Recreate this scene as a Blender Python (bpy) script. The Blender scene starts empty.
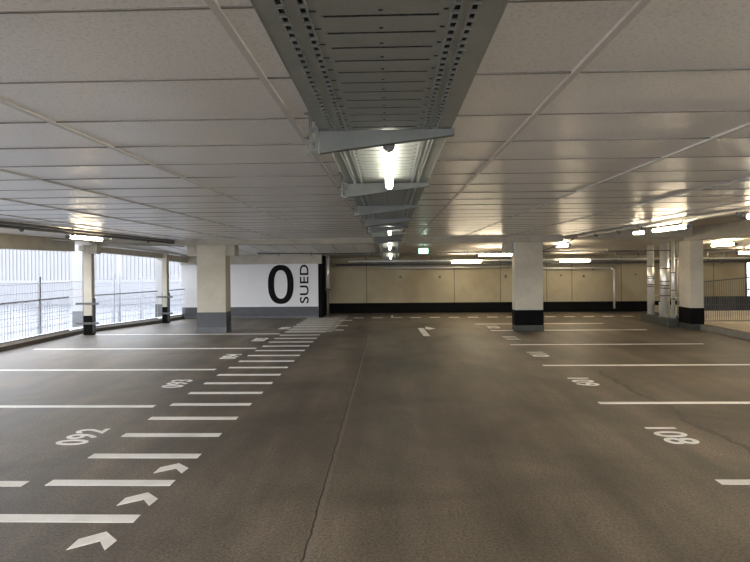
import bpy, bmesh, math, random
from mathutils import Vector, Matrix
random.seed(7)
sc = bpy.context.scene
COL = sc.collection
PI = math.pi

# ------------------------------------------------------------------ materials
def newmat(name):
    m = bpy.data.materials.new(name); m.use_nodes = True
    nt = m.node_tree
    return m, nt, nt.nodes['Principled BSDF']

def N(nt, kind, **kw):
    n = nt.nodes.new(kind)
    for k, v in kw.items():
        if k in n.inputs: n.inputs[k].default_value = v
        else: setattr(n, k, v)
    return n

def noise_mat(name, c1, c2, scale=3.0, rough=.6, bump=.0, bscale=60, metal=0, c3=None, s3=.5, spec=.5, detail=6, coat=0):
    """two tone noise colour + fine bump, in object coordinates"""
    m, nt, b = newmat(name); L = nt.links
    tc = N(nt, 'ShaderNodeTexCoord')
    n1 = N(nt, 'ShaderNodeTexNoise', Scale=scale, Detail=detail, Roughness=.6)
    L.new(tc.outputs['Object'], n1.inputs['Vector'])
    r = N(nt, 'ShaderNodeValToRGB')
    r.color_ramp.elements[0].position = .32; r.color_ramp.elements[1].position = .68
    r.color_ramp.elements[0].color = (*c1, 1); r.color_ramp.elements[1].color = (*c2, 1)
    L.new(n1.outputs['Fac'], r.inputs['Fac'])
    out = r.outputs['Color']
    if c3:
        n2 = N(nt, 'ShaderNodeTexNoise', Scale=s3, Detail=3)
        L.new(tc.outputs['Object'], n2.inputs['Vector'])
        r2 = N(nt, 'ShaderNodeValToRGB')
        r2.color_ramp.elements[0].position = .45; r2.color_ramp.elements[1].position = .7
        L.new(n2.outputs['Fac'], r2.inputs['Fac'])
        mx = N(nt, 'ShaderNodeMix', data_type='RGBA')
        L.new(r2.outputs['Color'], mx.inputs[0]); L.new(out, mx.inputs[6]); mx.inputs[7].default_value = (*c3, 1)
        out = mx.outputs[2]
    L.new(out, b.inputs['Base Color'])
    b.inputs['Roughness'].default_value = rough; b.inputs['Metallic'].default_value = metal
    b.inputs['Specular IOR Level'].default_value = spec
    if coat: b.inputs['Coat Weight'].default_value = coat
    if bump:
        n3 = N(nt, 'ShaderNodeTexNoise', Scale=bscale, Detail=3)
        L.new(tc.outputs['Object'], n3.inputs['Vector'])
        bp = N(nt, 'ShaderNodeBump', Strength=bump, Distance=.01)
        L.new(n3.outputs['Fac'], bp.inputs['Height']); L.new(bp.outputs['Normal'], b.inputs['Normal'])
    return m

def emis(name, col, st):
    m, nt, b = newmat(name)
    b.inputs['Base Color'].default_value = (.8, .8, .8, 1)
    b.inputs['Emission Color'].default_value = (*col, 1); b.inputs['Emission Strength'].default_value = st
    return m

M = {}
M['concrete'] = noise_mat('fair faced concrete', (.42, .39, .315), (.51, .475, .39), 2.5, .75, .3, 45, c3=(.38, .345, .265), s3=1.3)
M['concrete_beam'] = noise_mat('beam concrete', (.35, .325, .27), (.43, .40, .34), 3, .75, .2, 45)
M['far_concrete'] = noise_mat('precast wall concrete', (.30, .26, .175), (.36, .315, .215), 1.2, .8, .15, 40, c3=(.24, .20, .125), s3=.8)
M['slab'] = noise_mat('soffit concrete', (.46, .43, .38), (.54, .51, .46), 2, .7, .15, 30)
M['white_wall'] = noise_mat('white wall paint', (.62, .62, .63), (.67, .67, .68), 1, .6, .1, 60)
M['black_paint_and_shade'] = noise_mat('black base paint and wall shade', (.004, .004, .004), (.006, .006, .006), 4, .7, .1, 40, spec=.05)  # real paint on the base bands, stands for shade on the wall return
M['grey_paint'] = noise_mat('dark grey base paint', (.045, .047, .053), (.06, .062, .07), 4, .5, .1, 40)
M['kick_grey'] = noise_mat('mid grey coved coating', (.08, .084, .088), (.10, .104, .108), 4, .45, .1, 40)
M['kick_dark'] = noise_mat('dark coved coating', (.035, .038, .032), (.05, .052, .045), 4, .5, .1, 40, spec=.3)
M['cross_shade'] = noise_mat('shaded cross bar', (.15, .145, .135), (.19, .185, .175), 6, .6)  # shadow line between tiles put into the bar colour
M['letter'] = noise_mat('black lettering', (.005, .005, .005), (.007, .007, .007), 5, .7, spec=.1)
M['line_paint'] = noise_mat('white road paint', (.90, .89, .86), (.96, .95, .93), 14, .55, .2, 120, c3=(.82, .80, .75), s3=3)
M['old_paint'] = noise_mat('worn pale floor paint', (.30, .28, .25), (.42, .40, .36), 9, .5, .1, 80)
M['galv'] = noise_mat('galvanised sheet', (.30, .325, .31), (.36, .385, .37), 9, .42, .04, 30, metal=.35, spec=.5)
M['galv_dark'] = noise_mat('dull galvanised steel', (.085, .095, .09), (.115, .125, .12), 9, .5, .0, metal=.3)
M['pipe_dark'] = noise_mat('dark conduit', (.07, .07, .07), (.11, .11, .11), 9, .5, metal=.3)
M['pipe_silver'] = noise_mat('silver pipe jacket', (.72, .72, .70), (.82, .82, .80), 6, .30, .0, metal=.6)
M['pipe_steel'] = noise_mat('steel pipe', (.56, .56, .55), (.66, .66, .65), 6, .35, .0, metal=.5)
M['black_rubber'] = noise_mat('black rubber band', (.02, .02, .02), (.03, .03, .03), 6, .6)
M['plastic'] = noise_mat('grey plastic', (.10, .10, .11), (.14, .14, .15), 6, .35)
M['plastic_pale'] = noise_mat('pale grey plastic', (.45, .45, .44), (.55, .55, .54), 6, .4)
M['tbar'] = noise_mat('white grid bar', (.55, .54, .53), (.62, .61, .60), 6, .45)
M['cream'] = noise_mat('pale ramp concrete', (.50, .44, .34), (.60, .53, .42), 3, .7, .1, 40)
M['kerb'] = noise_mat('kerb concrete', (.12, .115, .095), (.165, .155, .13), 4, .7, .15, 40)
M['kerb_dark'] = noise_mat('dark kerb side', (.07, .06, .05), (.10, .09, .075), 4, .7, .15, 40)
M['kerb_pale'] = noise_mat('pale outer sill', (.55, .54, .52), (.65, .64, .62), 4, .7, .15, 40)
M['ext_ground'] = noise_mat('outside paving', (.12, .123, .133), (.14, .143, .153), .4, .8)
M['ext_white'] = noise_mat('white cladding', (.205, .206, .215), (.22, .221, .23), .5, .5)
M['ext_white2'] = noise_mat('pale grey cladding', (.175, .18, .193), (.19, .195, .208), .5, .5)
M['ext_pillar'] = noise_mat('bright outer concrete', (.34, .34, .34), (.37, .37, .37), .8, .7)
M['ext_yellow'] = noise_mat('yellowish verge', (.26, .26, .19), (.30, .30, .23), 2, .8)
M['wire'] = noise_mat('galvanised wire', (.26, .27, .30), (.30, .31, .34), 6, .5, metal=.1)
M['green_print'] = emis('green sign face', (.30, .90, .55), 2.0)
M['sign_white'] = emis('white sign symbol', (.85, 1, .9), 4.5)
M['lamp'] = emis('warm tube', (1, .82, .56), 28)
M['lamp_fill'] = emis('added fill tube', (1, .88, .72), 70)  # only for the added lamps out of view
M['lamp_cool'] = emis('tube over the tray', (1, .93, .78), 9)

def glass_mat():
    m, nt, b = newmat('window glass')
    b.inputs['Base Color'].default_value = (.9, .95, .92, 1); b.inputs['Transmission Weight'].default_value = 1
    b.inputs['Roughness'].default_value = .25; b.inputs['IOR'].default_value = 1.1
    return m
M['glass'] = glass_mat()

def tile_mat():
    m, nt, b = newmat('mineral fibre ceiling tile'); L = nt.links
    tc = N(nt, 'ShaderNodeTexCoord')
    big = N(nt, 'ShaderNodeTexNoise', Scale=.9, Detail=3)
    L.new(tc.outputs['Object'], big.inputs['Vector'])
    r = N(nt, 'ShaderNodeValToRGB')
    r.color_ramp.elements[0].color = (.79, .78, .77, 1); r.color_ramp.elements[1].color = (.86, .85, .84, 1)
    L.new(big.outputs['Fac'], r.inputs['Fac'])
    fine = N(nt, 'ShaderNodeTexNoise', Scale=70, Detail=4, Roughness=.7)
    L.new(tc.outputs['Object'], fine.inputs['Vector'])
    r2 = N(nt, 'ShaderNodeValToRGB')
    r2.color_ramp.elements[0].position = .35; r2.color_ramp.elements[1].position = .5
    r2.color_ramp.elements[0].color = (.78, .78, .78, 1)
    L.new(fine.outputs['Fac'], r2.inputs['Fac'])
    mx = N(nt, 'ShaderNodeMix', data_type='RGBA', blend_type='MULTIPLY'); mx.inputs[0].default_value = 1
    L.new(r.outputs['Color'], mx.inputs[6]); L.new(r2.outputs['Color'], mx.inputs[7])
    L.new(mx.outputs[2], b.inputs['Base Color'])
    b.inputs['Roughness'].default_value = .30
    b.inputs['Specular IOR Level'].default_value = .55
    # slight sag of every tile: waves across the tile length
    w = N(nt, 'ShaderNodeTexNoise', Scale=1.4, Detail=1)
    L.new(tc.outputs['Object'], w.inputs['Vector'])
    bp0 = N(nt, 'ShaderNodeBump', Strength=.35, Distance=.02)
    L.new(w.outputs['Fac'], bp0.inputs['Height'])
    bp = N(nt, 'ShaderNodeBump', Strength=.25, Distance=.004)
    L.new(fine.outputs['Fac'], bp.inputs['Height']); L.new(bp0.outputs['Normal'], bp.inputs['Normal'])
    L.new(bp.outputs['Normal'], b.inputs['Normal'])
    return m
M['tile'] = tile_mat()

def floor_mat():
    m, nt, b = newmat('parking deck coating'); L = nt.links
    tc = N(nt, 'ShaderNodeTexCoord'); O = tc.outputs['Object']
    sep = N(nt, 'ShaderNodeSeparateXYZ'); L.new(O, sep.inputs[0])
    # base: fine aggregate + cloudy patches
    n1 = N(nt, 'ShaderNodeTexNoise', Scale=.55, Detail=7, Roughness=.62, Distortion=.6); L.new(O, n1.inputs['Vector'])
    r1 = N(nt, 'ShaderNodeValToRGB')
    e = r1.color_ramp.elements
    e[0].position = .30; e[0].color = (.074, .061, .046, 1); e[1].position = .68; e[1].color = (.178, .150, .113, 1)
    L.new(n1.outputs['Fac'], r1.inputs['Fac'])
    # tyre sweeps: noise stretched along the aisle direction
    mp = N(nt, 'ShaderNodeMapping'); mp.inputs['Scale'].default_value = (1.7, .22, 1); mp.inputs['Rotation'].default_value = (0, 0, .25)
    L.new(O, mp.inputs['Vector'])
    n2 = N(nt, 'ShaderNodeTexNoise', Scale=1.0, Detail=5, Roughness=.6); L.new(mp.outputs['Vector'], n2.inputs['Vector'])
    r2 = N(nt, 'ShaderNodeValToRGB'); e = r2.color_ramp.elements
    e[0].position = .35; e[0].color = (.62, .62, .62, 1); e[1].position = .65; e[1].color = (1.25, 1.25, 1.25, 1)
    L.new(n2.outputs['Fac'], r2.inputs['Fac'])
    m1 = N(nt, 'ShaderNodeMix', data_type='RGBA', blend_type='MULTIPLY'); m1.inputs[0].default_value = 1.0
    L.new(r1.outputs['Color'], m1.inputs[6]); L.new(r2.outputs['Color'], m1.inputs[7])
    n3 = N(nt, 'ShaderNodeTexNoise', Scale=48, Detail=6, Roughness=.8); L.new(O, n3.inputs['Vector'])
    r3 = N(nt, 'ShaderNodeValToRGB'); e = r3.color_ramp.elements
    e[0].position = .38; e[0].color = (.32, .32, .32, 1); e[1].position = .62; e[1].color = (1.8, 1.77, 1.7, 1)
    L.new(n3.outputs['Fac'], r3.inputs['Fac'])
    m2 = N(nt, 'ShaderNodeMix', data_type='RGBA', blend_type='MULTIPLY'); m2.inputs[0].default_value = .75
    L.new(m1.outputs[2], m2.inputs[6]); L.new(r3.outputs['Color'], m2.inputs[7])
    col = m2.outputs[2]
    def crack(col, xc, kx, amp, width, c, y0, y1, fac=1.0, sc_=1.0):
        # |x - (xc + kx*y + amp*(noise-.5))| < width
        nn = N(nt, 'ShaderNodeTexNoise', Scale=sc_, Detail=5, Roughness=.65); L.new(O, nn.inputs['Vector'])
        a = N(nt, 'ShaderNodeMath', operation='MULTIPLY_ADD'); L.new(nn.outputs['Fac'], a.inputs[0]); a.inputs[1].default_value = amp; a.inputs[2].default_value = -amp / 2 - 0
        y = N(nt, 'ShaderNodeMath', operation='MULTIPLY_ADD'); L.new(sep.outputs['Y'], y.inputs[0]); y.inputs[1].default_value = -kx; y.inputs[2].default_value = -xc
        s = N(nt, 'ShaderNodeMath', operation='ADD'); L.new(sep.outputs['X'], s.inputs[0]); L.new(y.outputs[0], s.inputs[1])
        s2 = N(nt, 'ShaderNodeMath', operation='ADD'); L.new(s.outputs[0], s2.inputs[0]); L.new(a.outputs[0], s2.inputs[1])
        ab = N(nt, 'ShaderNodeMath', operation='ABSOLUTE'); L.new(s2.outputs[0], ab.inputs[0])
        mr = N(nt, 'ShaderNodeMapRange'); mr.inputs['From Min'].default_value = width * .4; mr.inputs['From Max'].default_value = width
        mr.inputs['To Min'].default_value = fac; mr.inputs['To Max'].default_value = 0
        L.new(ab.outputs[0], mr.inputs['Value'])
        g1 = N(nt, 'ShaderNodeMath', operation='GREATER_THAN'); L.new(sep.outputs['Y'], g1.inputs[0]); g1.inputs[1].default_value = y0
        g2 = N(nt, 'ShaderNodeMath', operation='LESS_THAN'); L.new(sep.outputs['Y'], g2.inputs[0]); g2.inputs[1].default_value = y1
        p = N(nt, 'ShaderNodeMath', operation='MULTIPLY'); L.new(g1.outputs[0], p.inputs[0]); L.new(g2.outputs[0], p.inputs[1])
        p2 = N(nt, 'ShaderNodeMath', operation='MULTIPLY'); L.new(p.outputs[0], p2.inputs[0]); L.new(mr.outputs[0], p2.inputs[1])
        mx = N(nt, 'ShaderNodeMix', data_type='RGBA'); L.new(p2.outputs[0], mx.inputs[0]); L.new(col, mx.inputs[6]); mx.inputs[7].default_value = (*c, 1)
        return mx.outputs[2]
    col = crack(col, -.535, -.003, .05, .035, (.24, .21, .17), -9, 14.5, .4, 2.5)
    col = crack(col, -.555, -.003, .045, .0095, (.014, .010, .007), -9, 13.5, .95, 5)
    col = crack(col, 3.32, .025, .55, .05, (.035, .024, .014), 4.9, 9.4, .75, 1.2)
    L.new(col, b.inputs['Base Color'])
    rr = N(nt, 'ShaderNodeMapRange'); rr.inputs['To Min'].default_value = .44; rr.inputs['To Max'].default_value = .62
    L.new(n2.outputs['Fac'], rr.inputs['Value']); L.new(rr.outputs[0], b.inputs['Roughness'])
    b.inputs['Specular IOR Level'].default_value = .45
    bp = N(nt, 'ShaderNodeBump', Strength=.6, Distance=.006); L.new(n3.outputs['Fac'], bp.inputs['Height'])
    L.new(bp.outputs['Normal'], b.inputs['Normal'])
    return m
M['floor'] = floor_mat()

# ------------------------------------------------------------------ mesh helpers
class MB:
    def __init__(s): s.v = []; s.f = []; s.sm = []
    def add(s, vs, fs, smooth=False):
        k = len(s.v); s.v += [tuple(v) for v in vs]; s.f += [tuple(i + k for i in f) for f in fs]; s.sm += [smooth] * len(fs); return s
    def box(s, x0, x1, y0, y1, z0, z1):
        return s.add([(x0,y0,z0),(x1,y0,z0),(x1,y1,z0),(x0,y1,z0),(x0,y0,z1),(x1,y0,z1),(x1,y1,z1),(x0,y1,z1)],
              [(0,3,2,1),(4,5,6,7),(0,1,5,4),(1,2,6,5),(2,3,7,6),(3,0,4,7)])
    def bar(s, p, q, w, h):
        """rectangular bar from p to q; w across (horizontal), h vertical"""
        p, q = Vector(p), Vector(q); d = (q - p).normalized()
        up = Vector((0,0,1)) if abs(d.z) < .95 else Vector((0,1,0))
        a = d.cross(up).normalized() * w/2; b = a.cross(d).normalized() * h/2
        vs = [p-a-b, p+a-b, p+a+b, p-a+b, q-a-b, q+a-b, q+a+b, q-a+b]
        return s.add(vs, [(0,1,2,3),(7,6,5,4),(1,0,4,5),(2,1,5,6),(3,2,6,7),(0,3,7,4)])
    def tube(s, p, q, r, n=14, r2=None):
        p, q = Vector(p), Vector(q); d = (q - p).normalized()
        up = Vector((0,0,1)) if abs(d.z) < .9 else Vector((1,0,0))
        a = d.cross(up).normalized(); b = a.cross(d).normalized(); r2 = r if r2 is None else r2
        vs = [p + (a*math.cos(t)+b*math.sin(t))*r for t in [2*PI*i/n for i in range(n)]] + [q + (a*math.cos(t)+b*math.sin(t))*r2 for t in [2*PI*i/n for i in range(n)]]
        k = len(s.v)
        s.add(vs, [(i,(i+1)%n,n+(i+1)%n,n+i) for i in range(n)], True)
        s.f += [tuple(k+i for i in range(n-1,-1,-1)), tuple(k+n+i for i in range(n))]; s.sm += [False, False]
        return s
    def path(s, pts, r, n=12):
        for a, b in zip(pts[:-1], pts[1:]): s.tube(a, b, r, n)
        for p in pts[1:-1]: s.ball(p, r, n)
        return s
    def ball(s, c, r, n=12, m=8, sz=1):
        vs = []; fs = []
        for j in range(m+1):
            ph = PI*j/m
            for i in range(n):
                t = 2*PI*i/n; vs.append((c[0]+r*math.sin(ph)*math.cos(t), c[1]+r*math.sin(ph)*math.sin(t), c[2]+r*sz*math.cos(ph)))
        for j in range(m):
            for i in range(n): fs.append((j*n+i, (j+1)*n+i, (j+1)*n+(i+1)%n, j*n+(i+1)%n))
        return s.add(vs, fs, True)
    def prism(s, poly, z0, z1):
        n = len(poly); vs = [(x,y,z0) for x,y in poly] + [(x,y,z1) for x,y in poly]
        return s.add(vs, [tuple(range(n-1,-1,-1)), tuple(range(n,2*n))] + [(i,(i+1)%n,n+(i+1)%n,n+i) for i in range(n)])
    def wallprism(s, p, q, th, za0, za1, zb0, zb1):
        """vertical slab from plan point p to q, thickness th to the left of p->q, own bottom/top heights at each end"""
        p, q = Vector((*p,0)), Vector((*q,0)); d = (q-p).normalized(); n = Vector((-d.y, d.x, 0))*th
        vs = []
        for P, z0, z1 in ((p,za0,za1),(q,zb0,zb1)):
            for o in (Vector(), n):
                vs += [P+o+Vector((0,0,z0)), P+o+Vector((0,0,z1))]
        # order: p0b p0t pnb pnt q0b q0t qnb qnt
        return s.add(vs, [(0,4,5,1),(2,3,7,6),(0,1,3,2),(4,6,7,5),(1,5,7,3),(0,2,6,4)])
    def build(s, name, mat, parent=None, bevel=0):
        me = bpy.data.meshes.new(name); me.from_pydata(s.v, [], s.f); me.update()
        bm = bmesh.new(); bm.from_mesh(me); bmesh.ops.recalc_face_normals(bm, faces=bm.faces); bm.to_mesh(me); bm.free()
        for p, sm in zip(me.polygons, s.sm): p.use_smooth = sm
        me.materials.append(M[mat] if isinstance(mat, str) else mat)
        o = bpy.data.objects.new(name, me); COL.objects.link(o)
        if parent: o.parent = parent; o.matrix_parent_inverse = Matrix.Identity(4)
        if bevel:
            md = o.modifiers.new('bevel', 'BEVEL'); md.width = bevel; md.segments = 2; md.limit_method = 'ANGLE'
        return o

def tag(o, label, cat, group=None):
    o['label'] = label; o['category'] = cat
    if group: o['group'] = group
    return o
def structure(o): o['kind'] = 'structure'; return o
def thing(name, label, cat, loc=(0,0,0), rz=0, group=None):
    o = bpy.data.objects.new(name, None); COL.objects.link(o); o.location = loc; o.rotation_euler = (0,0,rz); o.empty_display_size = .1
    return tag(o, label, cat, group)
KIDS = {}
def copy_tree(o, parent=None):
    c = o.copy(); COL.objects.link(c)
    if parent: c.parent = parent
    for ch in [x for x in COL.objects if x.parent == o]: copy_tree(ch, c)
    return c
def place(proto, first, loc, rz, label):
    o = proto if first else copy_tree(proto)
    o.location = loc; o.rotation_euler = (0,0,rz); o['label'] = label
    return o

# ------------------------------------------------------------------ constants (metres)
ZC = 2.58                      # suspended ceiling
Y0, YB = -5.0, 15.0           # rear limit of the deck, set close to let daylight in, downstand beam line
YF = 20.75                     # far wall
YW = 19.0                      # painted wall
XR = 15.0
def zs(y): return 2.50 - (y - 15.35) * .070    # sloping soffit beyond the beam
FAC = [(-8.63, Y0), (-8.63, 14.9), (-7.55, 17.6), (-7.25, 19.3)]   # facade line

# ------------------------------------------------------------------ floor
fl = structure(MB().prism([(-8.75, Y0), (XR, Y0), (XR, YF+.2), (-7.3, YF+.2), (-7.35, 19.3), (-7.65, 17.6), (-8.75, 14.9)], -.30, 0).build('floor', 'floor'))
structure(MB().box(-90, 40, -60, 80, -.75, -.45).build('ground', 'ext_ground'))
tag(MB().box(-60, -12.4, 15.8, 16.6, -.45, -.40).build('verge_strip', 'ext_yellow'), 'pale yellowish verge strip running outside behind the wire fence', 'verge')

# ------------------------------------------------------------------ suspended ceiling
def tile_field(name, x_edges, ys, zf, mb_t, mb_g, gapy=.0035, barw=.026):
    rnd = random.Random(3)
    for i in range(len(x_edges)-1):
        xa, xb = x_edges[i], x_edges[i+1]
        for j in range(len(ys)-1):
            ya, yb = ys[j], ys[j+1]
            t = rnd.uniform(-.001, .001); u = rnd.uniform(-.0022, .0022); d = rnd.uniform(0, .0006)
            x0, x1 = xa+barw/2-.004, xb-barw/2+.004; y0, y1 = ya+gapy, yb-gapy*.2
            za, zb = zf(y0)+.004+d, zf(y1)+.004+d
            mb_t.add([(x0,y0,za-t-u),(x1,y0,za+t-u),(x1,y1,zb+t+u),(x0,y1,zb-t+u),
                      (x0,y0,za+.02),(x1,y0,za+.02),(x1,y1,zb+.02),(x0,y1,zb+.02)],
                     [(0,1,2,3),(7,6,5,4),(1,0,4,5),(3,2,6,7),(2,1,5,6),(0,3,7,4)])
    for x in x_edges[1:-1]:
        mb_g.add([(x-barw/2,ys[0],zf(ys[0])-.007),(x+barw/2,ys[0],zf(ys[0])-.007),(x+barw/2,ys[-1],zf(ys[-1])-.007),(x-barw/2,ys[-1],zf(ys[-1])-.007),
                  (x-barw/2,ys[0],zf(ys[0])+.02),(x+barw/2,ys[0],zf(ys[0])+.02),(x+barw/2,ys[-1],zf(ys[-1])+.02),(x-barw/2,ys[-1],zf(ys[-1])+.02)],
                 [(0,1,2,3),(7,6,5,4),(1,0,4,5),(3,2,6,7),(2,1,5,6),(0,3,7,4)])
XE = [-5.8, -5.285, -4.085, -2.885, -1.685, -.485, .715, 1.915, 3.115, 4.315, 4.68]
YS = [2.10 + .5795*k for k in range(-12, 22)] + [14.80]
YS = [y for y in YS if y < 14.7 or y == 14.80]
t, g = MB(), MB()
tile_field('t', XE, YS, lambda y: ZC, t, g)
for x in (XE[0], XE[-1]): g.box(x-.015, x+.015, YS[0], YS[-1], ZC-.006, ZC+.05)
gc = MB()
for y in YS[1:-1]: gc.box(XE[0], XE[-1], y-.0055, y+.0045, ZC+.0005, ZC+.02)
for y in (YS[0], YS[-1]): g.box(XE[0], XE[-1], y-.01, y+.015, ZC-.006, ZC+.05)
ce = structure(t.build('ceiling', 'tile'))
gr = g.build('ceiling_grid', 'tbar', ce); gc.build('cross_bar', 'cross_shade', ce)
# sloped tiles over the far left
t, g = MB(), MB()
XE2 = [-7.0, -6.485, -5.285, -4.685, -4.085, -3.485, -2.885, -2.285, -1.685, -1.085, -.485]
YS2 = [15.36 + .58*k for k in range(0, 7)]
tile_field('t2', XE2, YS2, lambda y: zs(y)-.03, t, g, barw=.03)
for x in (XE2[0], XE2[-1]): g.add([(x-.015,YS2[0],zs(YS2[0])-.036),(x+.015,YS2[0],zs(YS2[0])-.036),(x+.015,YS2[-1],zs(YS2[-1])-.036),(x-.015,YS2[-1],zs(YS2[-1])-.036),
        (x-.015,YS2[0],zs(YS2[0])+.02),(x+.015,YS2[0],zs(YS2[0])+.02),(x+.015,YS2[-1],zs(YS2[-1])+.02),(x-.015,YS2[-1],zs(YS2[-1])+.02)],
        [(0,1,2,3),(7,6,5,4),(1,0,4,5),(3,2,6,7),(2,1,5,6),(0,3,7,4)])
c2 = structure(t.build('ceiling', 'tile')); g.build('ceiling_grid', 'tbar', c2)

# structural soffit
structure(MB().box(-9.1, 4.75, Y0, 15.2, 2.62, 2.95).build('ceiling', 'slab'))
structure(MB().box(4.75, XR+.2, Y0, 15.2, 2.80, 3.10).build('ceiling', 'slab'))
s = MB()
s.add([(-9.0,15.2,zs(15.2)),(XR+.2,15.2,zs(15.2)),(XR+.2,YF+.2,zs(YF+.2)),(-7.0,YF+.2,zs(YF+.2)),
       (-9.0,15.2,3.1),(XR+.2,15.2,3.1),(XR+.2,YF+.2,3.1),(-7.0,YF+.2,3.1)],
      [(0,3,2,1),(4,5,6,7),(0,1,5,4),(1,2,6,5),(2,3,7,6),(3,0,4,7)])
structure(s.build('ceiling', 'slab'))

# ------------------------------------------------------------------ beams (trim)
structure(MB().box(-8.3, 4.72, 14.82, 15.22, 2.44, 2.62).build('trim_1', 'concrete_beam', bevel=.01))
structure(MB().box(4.74, 8.17, 14.82, 15.22, 2.52, 2.80).build('trim_2', 'concrete_beam', bevel=.01))
structure(MB().box(8.17, 8.52, Y0, 15.30, 2.44, 2.80).build('trim_3', 'concrete_beam', bevel=.01))
# outer beam along the left facade, then the falling beam to the back
structure(MB().box(-8.92, -8.63, Y0, 14.6, 2.29, 2.62).build('trim_4', 'concrete_beam', bevel=.01))
fb = MB()
fb.wallprism((-8.40, 14.7), (-7.45, 17.6), .25, 2.31, 2.46, 2.13, 2.30)
structure(fb.build('trim_5', 'concrete_beam'))
structure(MB().wallprism((-7.45, 17.6), (-7.12, 18.95), .25, 2.08, 2.26, 1.98, 2.2).build('trim_6', 'concrete_beam'))
# beam over the painted wall
structure(MB().box(-7.4, -2.40, YW-.12, YW+.25, 1.91, 2.26).build('trim_7', 'concrete_beam', bevel=.01))

# ------------------------------------------------------------------ walls
ww = structure(MB().box(-7.4, -2.53, YW, YW+.25, 0, 1.92).build('wall_back_left', 'white_wall'))
MB().box(-7.38, -2.54, YW-.012, YW, .085, .40).build('base_band', 'grey_paint', ww)
MB().box(-7.38, -2.54, YW-.035, YW, 0, .085).build('kick_strip', 'kick_grey', ww)
structure(MB().box(-2.53, -2.40, YW-.02, YF, 0, zs(YF)+.1).build('wall_return', 'black_paint_and_shade'))  # unlit side face, its shade put into the colour as black
fw = structure(MB().box(-2.55, 13.35, YF, YF+.2, 0, 2.2).build('wall_back', 'far_concrete'))
MB().box(-2.4, 13.35, YF-.012, YF, 0, .39).build('base_band', 'black_paint_and_shade', fw)
j = MB(); 
for x in (-.9, 2.45, 4.2, 5.95, 6.9, 8.75, 10.4, 12.2): j.box(x-.012, x+.012, YF-.004, YF, .39, 2.1)
j.build('joint', 'kerb_dark', fw)
th = MB()
for x in (.4, 1.9, 3.0, 4.4, 5.2, 6.5, 7.35, 9.3, 11.4): 
    for z in (1.42,): th.tube((x, YF-.004, z+random.uniform(-.12,.04)), (x, YF, z), .045, 10)
th.build('tie_hole', 'kerb', fw)
structure(MB().box(13.35, XR+.2, YF, YF+.2, 0, .26).box(13.35, XR+.2, YF, YF+.2, 1.84, 2.2).build('wall_back_right', 'far_concrete'))
wn = MB()
for x in (13.40, 14.2, 15.0): wn.box(x-.05, x+.05, YF+.02, YF+.14, .26, 1.84)
for z in (.28, .80, 1.31, 1.82): wn.box(13.35, XR+.1, YF+.05, YF+.11, z-.02, z+.02)
wo = structure(wn.build('window_1', 'pipe_dark'))
MB().box(13.4, XR+.1, YF+.075, YF+.085, .28, 1.82).build('pane', 'glass', wo)
structure(MB().box(XR, XR+.2, Y0, YF, 0, 2.85).build('wall_right', 'far_concrete'))
structure(MB().box(-7.4, -7.2, 19.2, YF+.2, 0, 2.4).build('wall_left', 'concrete'))

# ------------------------------------------------------------------ kerbs on the left facade
def kerb(name, p, q):
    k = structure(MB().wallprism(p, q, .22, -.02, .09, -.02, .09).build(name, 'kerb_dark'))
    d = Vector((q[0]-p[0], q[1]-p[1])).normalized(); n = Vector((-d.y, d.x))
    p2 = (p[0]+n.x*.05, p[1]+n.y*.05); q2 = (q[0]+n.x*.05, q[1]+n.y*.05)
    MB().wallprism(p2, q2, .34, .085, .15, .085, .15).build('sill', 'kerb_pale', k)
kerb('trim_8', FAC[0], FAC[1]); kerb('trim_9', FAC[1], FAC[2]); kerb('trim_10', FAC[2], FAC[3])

# ------------------------------------------------------------------ big concrete pillars
def big_pillar(x0, x1, y0, depth, ztop, label, corb, lit_left):
    cx = (x0+x1)/2
    r = thing('concrete_pillar', label, 'pillar', (cx, y0+depth/2, 0), 0, 'wide pillars on either side of the aisle')
    w, d = (x1-x0)/2, depth/2
    MB().box(-w, w, -d, d, 0, ztop).build('shaft', 'concrete', r, bevel=.012)
    e = .006
    MB().box(-w-e, w+e, -d-e, d+e, .155, .575).build('base_band', corb['band'], r)
    MB().box(-w-e*2, w+e*2, -d-e*2, d+e*2, 0, .155).build('kick_strip', corb.get('kick', 'kick_grey'), r)
    for sx in corb['sides']:
        a, b2 = (-w-.28, -w) if sx < 0 else (w, w+.24)
        MB().box(a, b2, -d+.05, d-.02, 2.14, 2.44).build('corbel', 'concrete_beam', r, bevel=.01)
    if corb.get('plate'):
        MB().box(-w-.03, -w+.04, -d-.02, -d, 2.2, 2.56).build('joint_plate', 'galv', r)
    return r
big_pillar(-5.36, -4.55, 14.86, .45, 2.62, 'wide concrete pillar in front of the white wall, left of the aisle', {'sides': (-1, 1), 'band': 'grey_paint'}, 0)
big_pillar(3.416, 4.19, 14.95, .32, 2.62, 'wide concrete pillar right of the aisle with a black painted base', {'sides': (-1,), 'band': 'black_paint_and_shade', 'plate': 1, 'kick': 'kick_dark'}, 1)

# slender pillar on the right carrying the long beam
r = thing('concrete_pillar', 'slim square concrete pillar beside the silver pipes, under the long beam', 'pillar', (8.345, 15.25, 0))
MB().box(-.175, .175, -.30, .30, 0, 2.44).build('shaft', 'concrete', r, bevel=.01)
MB().box(-.181, .181, -.306, .306, .16, .60).build('base_band', 'black_paint_and_shade', r)
MB().box(-.187, .187, -.312, .312, 0, .16).build('kick_strip', 'kick_dark', r)
tag(MB().box(8.20, 8.40, 15.9, 16.02, 2.16, zs(16.02)).build('junction_box', 'concrete_beam', bevel=.01), 'small square box under the soffit behind the thin pipe', 'box')

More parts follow.
